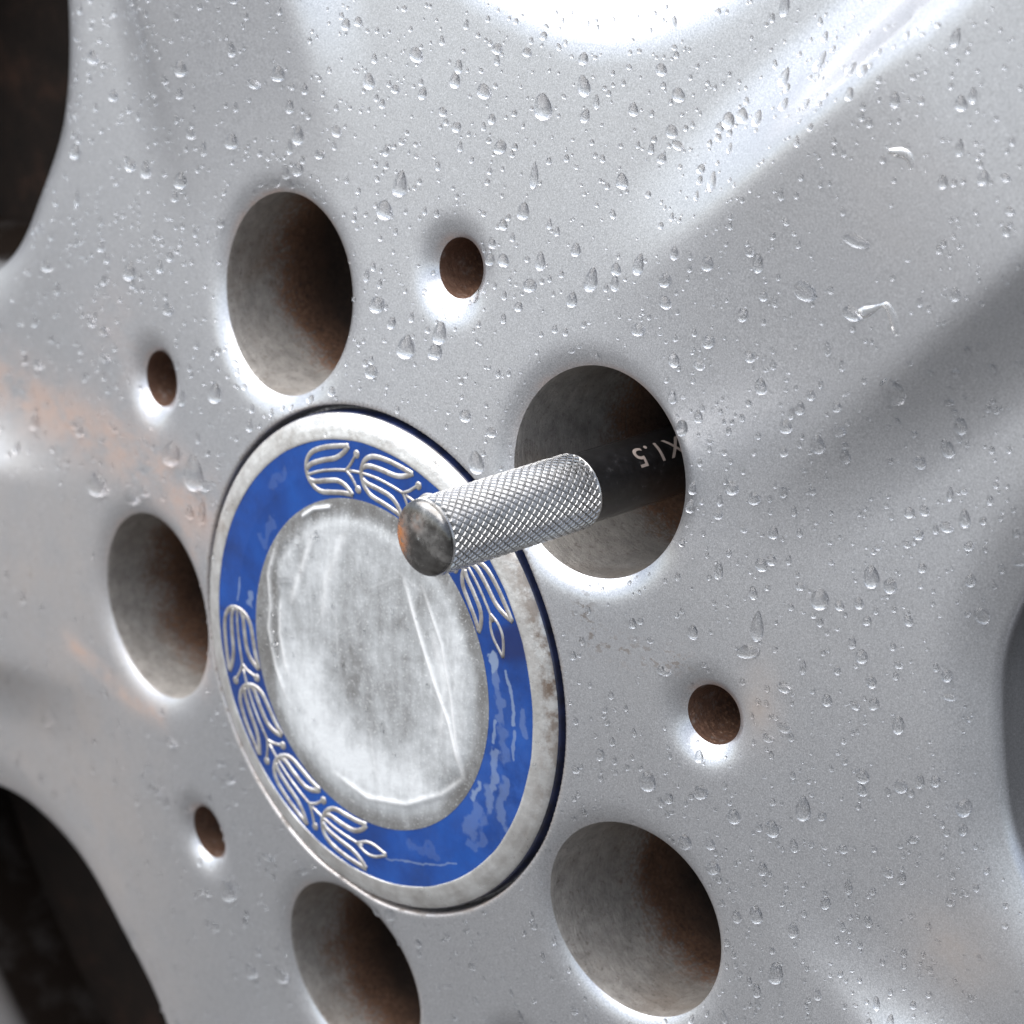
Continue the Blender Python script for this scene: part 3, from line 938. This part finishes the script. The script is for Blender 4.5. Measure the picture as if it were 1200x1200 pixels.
# ------------------------------------------------------------------ rain drops
def drop_mesh(w, l, seed, nring=7, nseg=22):
    """a drop clinging to an upright face: unit coordinates u across, v up the face, t out of it (mm)"""
    r = np.random.default_rng(seed)
    ph = np.linspace(0, 2 * np.pi, nseg, endpoint=False)
    asp = l / w
    tap = min(0.75, max(0.05, 0.25 * (asp - 0.75))) + r.uniform(-0.08, 0.10)
    ir = 1 + sum(r.uniform(-1, 1) * 0.10 / k * np.cos(k * ph + r.uniform(0, 6.28)) for k in (2, 3, 4, 5))
    skew = r.uniform(-0.18, 0.18)
    V = []
    hgt = 0.34 * min(w, l * 0.9) * r.uniform(0.85, 1.15)
    V.append((0, -0.08 * l, hgt))
    for i in range(1, nring + 1):
        s = i / nring
        s_ = math.sin(s * math.pi / 2)
        for p, q in zip(ph, ir):
            v = math.cos(p) * q * s_
            u = math.sin(p) * q * s_
            uu = u * (1 - tap * max(-0.3, v) ) * w / 2 + skew * v * w / 2
            vv = v * l / 2 - 0.08 * l * (1 - s_)
            tt = hgt * (1 - s_ ** 2) ** 0.62 * (1 - 0.38 * v)
            V.append((uu, vv, tt))
    for (p, q) in zip(ph, ir):                       # skirt sunk into the paint
        u, v = math.sin(p) * q, math.cos(p) * q
        V.append((u * (1 - tap * max(-0.3, v)) * w / 2 + skew * v * w / 2, v * l / 2, -0.22))
    F = [(0, 1 + (j + 1) % nseg, 1 + j) for j in range(nseg)]
    for i in range(nring):
        for j in range(nseg):
            k = (j + 1) % nseg
            F.append((1 + i * nseg + j, 1 + i * nseg + k, 1 + (i + 1) * nseg + k, 1 + (i + 1) * nseg + j))
    F.append(tuple(1 + nring * nseg + j for j in range(nseg)))
    return np.array(V), F

def sweep_mesh(path, widths):
    """odd shaped drop: a flattened bead along a path (mm, u across, v up)"""
    P = smooth_line(path, False, 9); W = smooth_line([(w, 0) for w in widths], False, 9)[:, 0]
    tg = np.gradient(P, axis=0); tg /= np.hypot(*tg.T)[:, None]
    nm = np.stack([-tg[:, 1], tg[:, 0]], 1)
    cs = [(-1, -.22), (-1, 0), (-.8, .42), (-.4, .72), (0, .8), (.4, .72), (.8, .42), (1, 0), (1, -.22)]
    V, F = [], []
    m = len(cs)
    for p, n_, w in zip(P, nm, W):
        for c, hgt in cs:
            q = p + n_ * c * w / 2
            V.append((q[0], q[1], hgt * min(w, 2.2) * 0.28 if hgt > 0 else hgt))
    for i in range(len(P) - 1):
        for j in range(m):
            k = (j + 1) % m
            F.append((i * m + j, i * m + k, (i + 1) * m + k, (i + 1) * m + j))
    F.append(tuple(range(m))); F.append(tuple((len(P) - 1) * m + j for j in reversed(range(m))))
    return np.array(V), F

def frame_at(x, z, spin=0.0):
    n = face_normal(np.array(x), np.array(z))
    up = np.array([0, 0, 1.0]); up = up - n * n.dot(up); up /= np.linalg.norm(up)
    if spin:
        c, s = math.cos(spin), math.sin(spin)
        rt = np.cross(up, n)
        up = up * c + rt * s
    rt = np.cross(up, n)                            # right-handed: rt x up = n
    p = np.array([x, -float(face_h(np.array([x]), np.array([z]))[0]), z])
    return p, rt, up, n

FEATURES = [('the top bolt hole', bolt_c[0], 16), ('the bolt hole with the guide pin', bolt_c[1], 16), ('the lower right bolt hole', bolt_c[2], 16),
            ('the lowest bolt hole', bolt_c[3], 16), ('the left bolt hole', bolt_c[4], 16),
            ('the upper small hole', small_c[0], 5), ('the right small hole', small_c[1], 5), ('the lower left small hole', small_c[3], 5), ('the left small hole', small_c[4], 5),
            ('the rim of the right wheel opening', (118, 24), 12), ('the bright crease of the right spoke', (70, 99), 8), ('the dark crease of the right spoke', (97, 62), 6),
            ('the crest of the right spoke', (92, 88), 6), ('the edge of the upper left wheel opening', (-88, 72), 10), ('the edge of the lower left wheel opening', (-94, -60), 8),
            ('the left spoke', (-100, -6), 10)]
def where(x, z):
    f = min(FEATURES, key=lambda f: math.hypot(x - f[1][0], z - f[1][1]) - f[2])
    k = int(round(math.atan2(z - f[1][1], x - f[1][0]) / (math.pi / 4))) % 8
    return ('right of', 'above right of', 'above', 'above left of', 'left of', 'below left of', 'below', 'below right of')[k] + ' ' + f[0]

DROPS = """52.7,98.7,2.20,2.20 49.1,101.8,2.07,1.95 52.3,93.3,2.21,2.08 53.8,91.5,2.67,1.35 51.1,89.2,1.74,1.72 62.5,96.5,2.45,2.54 65.0,97.7,2.13,2.42 68.3,97.9,1.81,2.65 71.6,104.1,1.79,3.11 73.4,100.8,1.49,2.16 78.3,107.4,1.76,3.56 87.5,108.5,1.86,2.35 90.7,109.1,1.70,1.99 89.0,105.6,1.43,2.12 97.0,106.1,1.82,2.34 107.8,107.2,1.91,2.31 73.3,78.5,1.94,2.92 91.3,74.8,3.71,2.17 91.7,85.3,4.84,1.91 55.2,72.4,2.34,2.36 63.4,76.5,2.29,2.46 55.4,69.1,2.18,2.11 70.6,70.3,2.10,2.09 64.1,65.0,2.29,2.23 62.5,61.1,2.30,1.50 57.6,60.9,2.02,2.38 72.0,64.4,1.94,1.85 62.2,88.0,1.53,3.17 49.6,73.6,1.90,3.48 74.3,60.4,2.08,2.60 85.0,54.0,2.47,2.84 88.8,56.9,2.16,1.97 79.1,55.4,2.36,2.11 81.8,58.8,1.61,2.22 83.8,61.2,1.60,1.72 88.6,60.5,1.58,1.72 59.6,51.0,2.16,2.78 62.7,53.4,1.53,2.01 57.6,55.3,1.55,2.26 69.5,44.0,2.56,2.15 73.6,43.3,2.24,2.02 77.0,38.8,1.78,1.90 106.3,60.3,1.94,2.66 104.3,56.6,1.95,3.16 100.2,53.8,1.97,2.08 98.9,46.2,1.70,1.73 105.1,45.3,2.24,1.60 107.8,47.1,1.67,2.94 100.7,43.3,1.84,1.61 98.9,41.5,1.28,1.12 93.6,35.6,2.59,3.52 96.8,34.9,2.29,2.39 85.4,30.5,2.93,3.31 88.7,30.3,1.60,1.65 91.9,31.3,1.73,1.77 93.4,29.0,1.44,1.52 75.2,33.6,1.94,2.30 75.1,24.1,2.10,4.92 73.8,20.0,4.22,2.22 67.9,31.1,1.52,2.83 92.9,23.5,2.03,2.18 80.2,15.9,2.39,1.70 87.5,15.6,1.77,1.95 92.3,15.9,1.75,1.29 110.9,33.2,2.37,2.49 115.9,42.3,2.19,1.84 116.6,36.6,2.47,2.72 109.3,38.3,1.67,1.98 106.6,23.6,1.69,2.03 111.6,27.4,2.23,1.25 107.1,20.4,2.26,1.02 59.2,13.6,2.48,1.46 62.0,39.6,1.84,2.17 67.2,39.5,1.67,1.53 71.8,38.3,1.50,1.14 99.5,14.6,2.02,2.84 80.5,9.7,2.70,1.58 77.8,7.5,2.11,1.46 93.9,5.4,2.20,2.50 100.3,5.4,2.32,2.22 84.1,-2.1,2.41,4.30 87.3,-2.5,1.65,1.61 78.8,-6.7,2.30,2.73 72.1,-6.4,2.17,2.47 66.2,-4.0,2.65,2.33 68.4,-15.7,2.37,2.25 110.1,4.2,2.42,2.86 98.5,-8.6,2.07,1.61 77.1,-13.5,1.71,2.35 76.1,-21.3,2.36,2.82 82.7,-22.0,1.86,2.52 79.9,-29.7,2.69,3.71 102.7,-2.3,1.89,1.32 63.3,-12.8,2.39,2.53 82.6,-8.4,1.37,2.18 105.9,7.5,1.58,1.82 91.0,-6.7,1.50,1.62 56.7,-4.6,2.86,3.33 -0.0,76.8,2.65,4.39 -2.8,72.3,3.45,3.11 26.1,77.3,2.22,2.78 44.3,84.8,2.10,2.48 30.5,70.5,1.85,3.03 40.6,69.6,2.28,4.02 49.5,73.1,1.90,3.73 28.9,66.6,2.71,2.16 37.3,66.0,1.97,2.52 -2.3,57.7,3.28,2.74 5.0,52.6,3.36,3.90 11.8,56.1,2.53,3.88 50.5,64.0,2.69,2.00 21.9,38.1,2.92,3.64 18.8,44.7,2.27,1.94 27.7,41.0,2.36,1.81 24.3,43.3,2.05,1.68 -2.0,47.3,2.72,2.23 11.3,53.1,2.72,2.59 23.2,69.4,2.07,2.16 20.3,69.0,1.92,2.04 45.2,72.0,1.77,2.12 0.4,96.6,2.99,2.43 -9.4,91.0,2.14,2.72 9.3,94.2,1.99,2.67 15.6,93.5,3.01,2.40 27.7,93.1,3.23,4.37 23.4,100.5,1.90,1.50 17.3,100.1,2.11,1.76 34.4,101.2,1.83,1.98 35.1,97.3,2.32,3.35 20.1,85.9,2.45,2.27 17.8,89.7,1.58,1.64 7.5,89.1,1.83,1.53 27.5,82.9,1.53,4.28 -3.3,90.8,2.09,1.42 2.7,91.1,1.67,2.05 -15.3,82.3,2.21,1.83 -81.9,82.3,3.34,2.39 -52.8,86.1,2.78,2.72 -29.0,89.2,2.95,2.64 -34.6,86.6,3.24,1.60 -9.2,90.9,2.34,2.20 -75.0,77.2,2.54,2.10 -40.1,76.4,2.91,2.69 -24.0,80.2,2.50,3.17 -68.6,66.9,2.78,2.24 -85.4,65.8,2.94,2.58 -50.6,75.8,2.33,2.04 -18.7,78.1,2.45,1.58 -23.7,74.9,2.51,2.38 -53.3,67.5,2.87,3.02 -64.1,67.0,2.49,3.07 -93.2,44.6,2.56,2.22 -73.9,37.6,3.83,1.75 -55.2,45.7,3.28,2.11 -67.0,49.5,3.13,3.13 -78.3,38.2,2.77,1.61 -2.5,56.9,2.71,2.35 -29.6,71.5,1.94,1.60 -25.8,72.0,2.12,1.59 -2.0,47.0,3.11,1.84 -52.3,22.0,4.54,4.34 -45.5,20.4,4.99,6.31 -40.5,35.2,2.94,3.62 -75.8,10.4,6.43,4.29 -65.5,10.8,3.99,2.72 -96.7,16.1,3.03,3.11 -73.7,33.1,3.87,1.61 -95.7,26.6,2.97,1.98 -60.9,13.2,2.80,1.94 -81.8,18.4,2.62,2.28 -46.5,13.5,2.15,2.63 -42.9,14.4,2.12,4.64 -98.3,-40.3,2.92,2.12 -42.9,-53.9,3.66,4.28 -62.1,-41.8,2.69,1.74 -38.3,-31.4,2.24,2.03 -39.1,-68.2,3.05,2.74 -30.4,-65.8,3.48,2.90 -56.0,-30.5,4.12,2.03 -97.7,-40.4,2.60,1.41 -54.5,-42.7,2.35,1.74 1.6,-43.1,2.24,2.38 -29.4,-43.0,3.76,1.22"""
drops = [tuple(float(q) for q in tok.split(',')) for tok in DROPS.split()]

def free_at(x, z, m):
    X, Z = np.array([x]), np.array([z])
    return (math.hypot(x, z) > 42.0 + m and hole_dist(X, Z, bolt_c, r_bolt)[0] > m * .6 + .3 and hole_dist(X, Z, small_c, r_small)[0] > m * .6 + .4
            and window_dist(X, Z)[0] > m * .5 + 1.5)

cells = {}
def put(x, z, r):
    cells.setdefault((int(x // 4), int(z // 4)), []).append((x, z, r))
def clash(x, z, r):
    a, b = int(x // 4), int(z // 4)
    for i in (-1, 0, 1):
        for j in (-1, 0, 1):
            for (p, q, s) in cells.get((a + i, b + j), ()):
                if math.hypot(p - x, q - z) < (s + r) * 0.85: return True
    return False
DRY = [(-100, -8, 24, 15, .06), (-72, -18, 22, 24, .22), (-50, -8, 8, 30, .2), (-85, -60, 34, 14, .4), (52, 14, 16, 7, .3), (95, 88, 11, 10, .25), (112, -14, 9, 8, .4),
       (30, -70, 30, 30, .6), (-35, -95, 12, 14, .6), (38, 22, 5, 12, .3)]
def density(x, z):
    d = 1.0
    for cx, cz, rx, rz, v in DRY:
        q = ((x - cx) / rx) ** 2 + ((z - cz) / rz) ** 2
        if q < 1: d = min(d, v + (1 - v) * q ** 3)
    return d
listed, drops = drops, []
for x, z, w, l in listed:
    if free_at(x, z, 0.0) and not clash(x, z, (w + l) / 5):
        drops.append((x, z, w, l)); put(x, z, (w + l) / 4)
target, tries = 5200, 0
while len(drops) < target and tries < 90000:
    tries += 1
    x, z = rng.uniform(-135, 128), rng.uniform(-112, 124)
    if math.hypot(x, z) > 165: continue
    if rng.random() > density(x, z): continue
    u = rng.random()
    w = 0.40 + 0.26 * rng.random() if u < .48 else (0.66 + 0.45 * rng.random() if u < .90 else 1.1 + 0.65 * rng.random())
    l = w * rng.uniform(0.75, 1.5) * (1.45 if (w > 0.9 and rng.random() < .25) else 1)
    if not free_at(x, z, max(w, l) / 2) or clash(x, z, max(w, l) / 2): continue
    put(x, z, max(w, l) / 2)
    drops.append((x, z, w, l))

def in_view(x, z):
    p = Vector((x * MM, -float(face_h(np.array([x]), np.array([z]))[0]) * MM, z * MM)) - cam.location
    q = cam.rotation_euler.to_matrix().transposed() @ p
    k = cam_d.lens / cam_d.sensor_width / -q.z
    return abs(q.x * k) < 0.5 and abs(q.y * k) < 0.5
order = sorted(range(len(drops)), key=lambda i: -(drops[i][2] * drops[i][3]) * (1 if in_view(*drops[i][:2]) else 0.0001))
single, rest = order[:294], order[294:]

def place(name, V, F, x, z, spin=0.0):
    p, rt, up, n = frame_at(x, z, spin)
    me = bpy.data.meshes.new(name)
    me.from_pydata((V * MM).tolist(), [], F)
    me.polygons.foreach_set('use_smooth', [True] * len(me.polygons))
    me.update()
    me.materials.append(M['water'])
    o = bpy.data.objects.new(name, me)
    COL.objects.link(o)
    o.matrix_world = Matrix(((rt[0], up[0], n[0], p[0] * MM), (rt[1], up[1], n[1], p[1] * MM), (rt[2], up[2], n[2], p[2] * MM), (0, 0, 0, 1)))
    return o

for i in single:
    x, z, w, l = drops[i]
    V, F = drop_mesh(w, l, 100 + i)
    o = place('water_droplet', V, F, x, z, rng.normal(0, 0.12))
    wh = where(x, z)
    size = 'long' if l / w > 1.6 else ('large' if w > 1.9 else 'small')
    tag(o, '%s clear water droplet %s' % (size, wh), 'water droplet', '%s droplets %s' % (size, wh))

V, F = sweep_mesh([(-4.6, -0.9), (-3.2, -0.6), (-1.6, 0.2), (-.2, 1.0), (1.0, 1.2), (1.9, 0.2), (2.5, -1.3), (3.0, -2.6)], [.5, 1.6, 1.1, .5, 1.1, 1.5, 1.5, .9])
tag(place('water_droplet', V, F, 96.5, 75.9), 'large hooked puddle-like water droplet above the dark spoke crease', 'water droplet')
V, F = sweep_mesh([(-2.3, .5), (-1.0, .55), (.3, .6), (1.3, 0.0), (1.7, -1.3)], [.7, 1.3, 1.5, 1.4, .8])
tag(place('water_droplet', V, F, 99.0, 98.4), 'curved hook shaped water droplet high on the right spoke', 'water droplet')
V, F = drop_mesh(4.4, 3.0, 33)
V[:, 2] = np.where(V[:, 2] > 0, V[:, 2] * 0.6, V[:, 2])
tag(place('water_droplet', V, F, 82.4, 76.2), 'flat triangular water droplet left of the hooked puddle on the spoke', 'water droplet')
V, F = drop_mesh(3.3, 4.6, 5)
tag(place('water_droplet', V, F, 98.0, 64.6, 0.9 + math.pi * 0 - 1.75), 'large slanting oval water droplet lying in the dark spoke crease', 'water droplet')

a = math.radians(-38)
V, F = drop_mesh(1.5, 2.4, 61)
tag(place('water_droplet', V, F, small_c[0][0] + 5.5 * math.cos(a), small_c[0][1] + 5.5 * math.sin(a)), 'clear water droplet hanging on the lip of the upper small hole', 'water droplet')

# the fine spray between them, too small to pick apart
SV, SF, b = [], [], 0
protos = [drop_mesh(1.0, a, 900 + k, 4, 10) for k, a in enumerate((0.8, 0.95, 1.1, 1.3, 1.6, 1.9))]
for i in rest:
    x, z, w, l = drops[i]
    k = min(range(6), key=lambda j: abs((0.8, 0.95, 1.1, 1.3, 1.6, 1.9)[j] - l / w))
    V, F = protos[k]
    p, rt, up, n = frame_at(x, z, rng.normal(0, 0.15))
    Q = V * w; Q[:, 2] = np.where(V[:, 2] > 0, V[:, 2] * w, V[:, 2] * 0.5)
    W = p + Q[:, :1] * rt + Q[:, 1:2] * up + Q[:, 2:] * n
    SV.append(W); SF += [tuple(q + b for q in f) for f in F]; b += len(V)
# beads on the cap
for _ in range(120):
    a = rng.uniform(0, 6.283); r = rng.uniform(5, 26) if rng.random() < .8 else rng.uniform(37, 39.5)
    if _ < 60: a, r = math.radians(rng.uniform(120, 200)), rng.uniform(19, 26.3)
    x, z = r * math.cos(a), r * math.sin(a)
    w = rng.uniform(.35, .95)
    V, F = protos[rng.integers(0, 4)]
    hcap = float(cap_h(r)) + 0.05 + (0.2 if r < 23 else 0.0)
    W = np.array([x, -hcap, z]) + np.stack([V[:, 0] * w, -V[:, 2] * w * 1.2, V[:, 1] * w], 1)
    SV.append(W); SF += [tuple(q + b for q in f) for f in F]; b += len(V)
spray = mesh_obj('water_spray', np.concatenate(SV), SF, M['water'])
tag(spray, 'fine scattered water beads between the larger droplets on the wheel', 'water spray', kind='stuff')
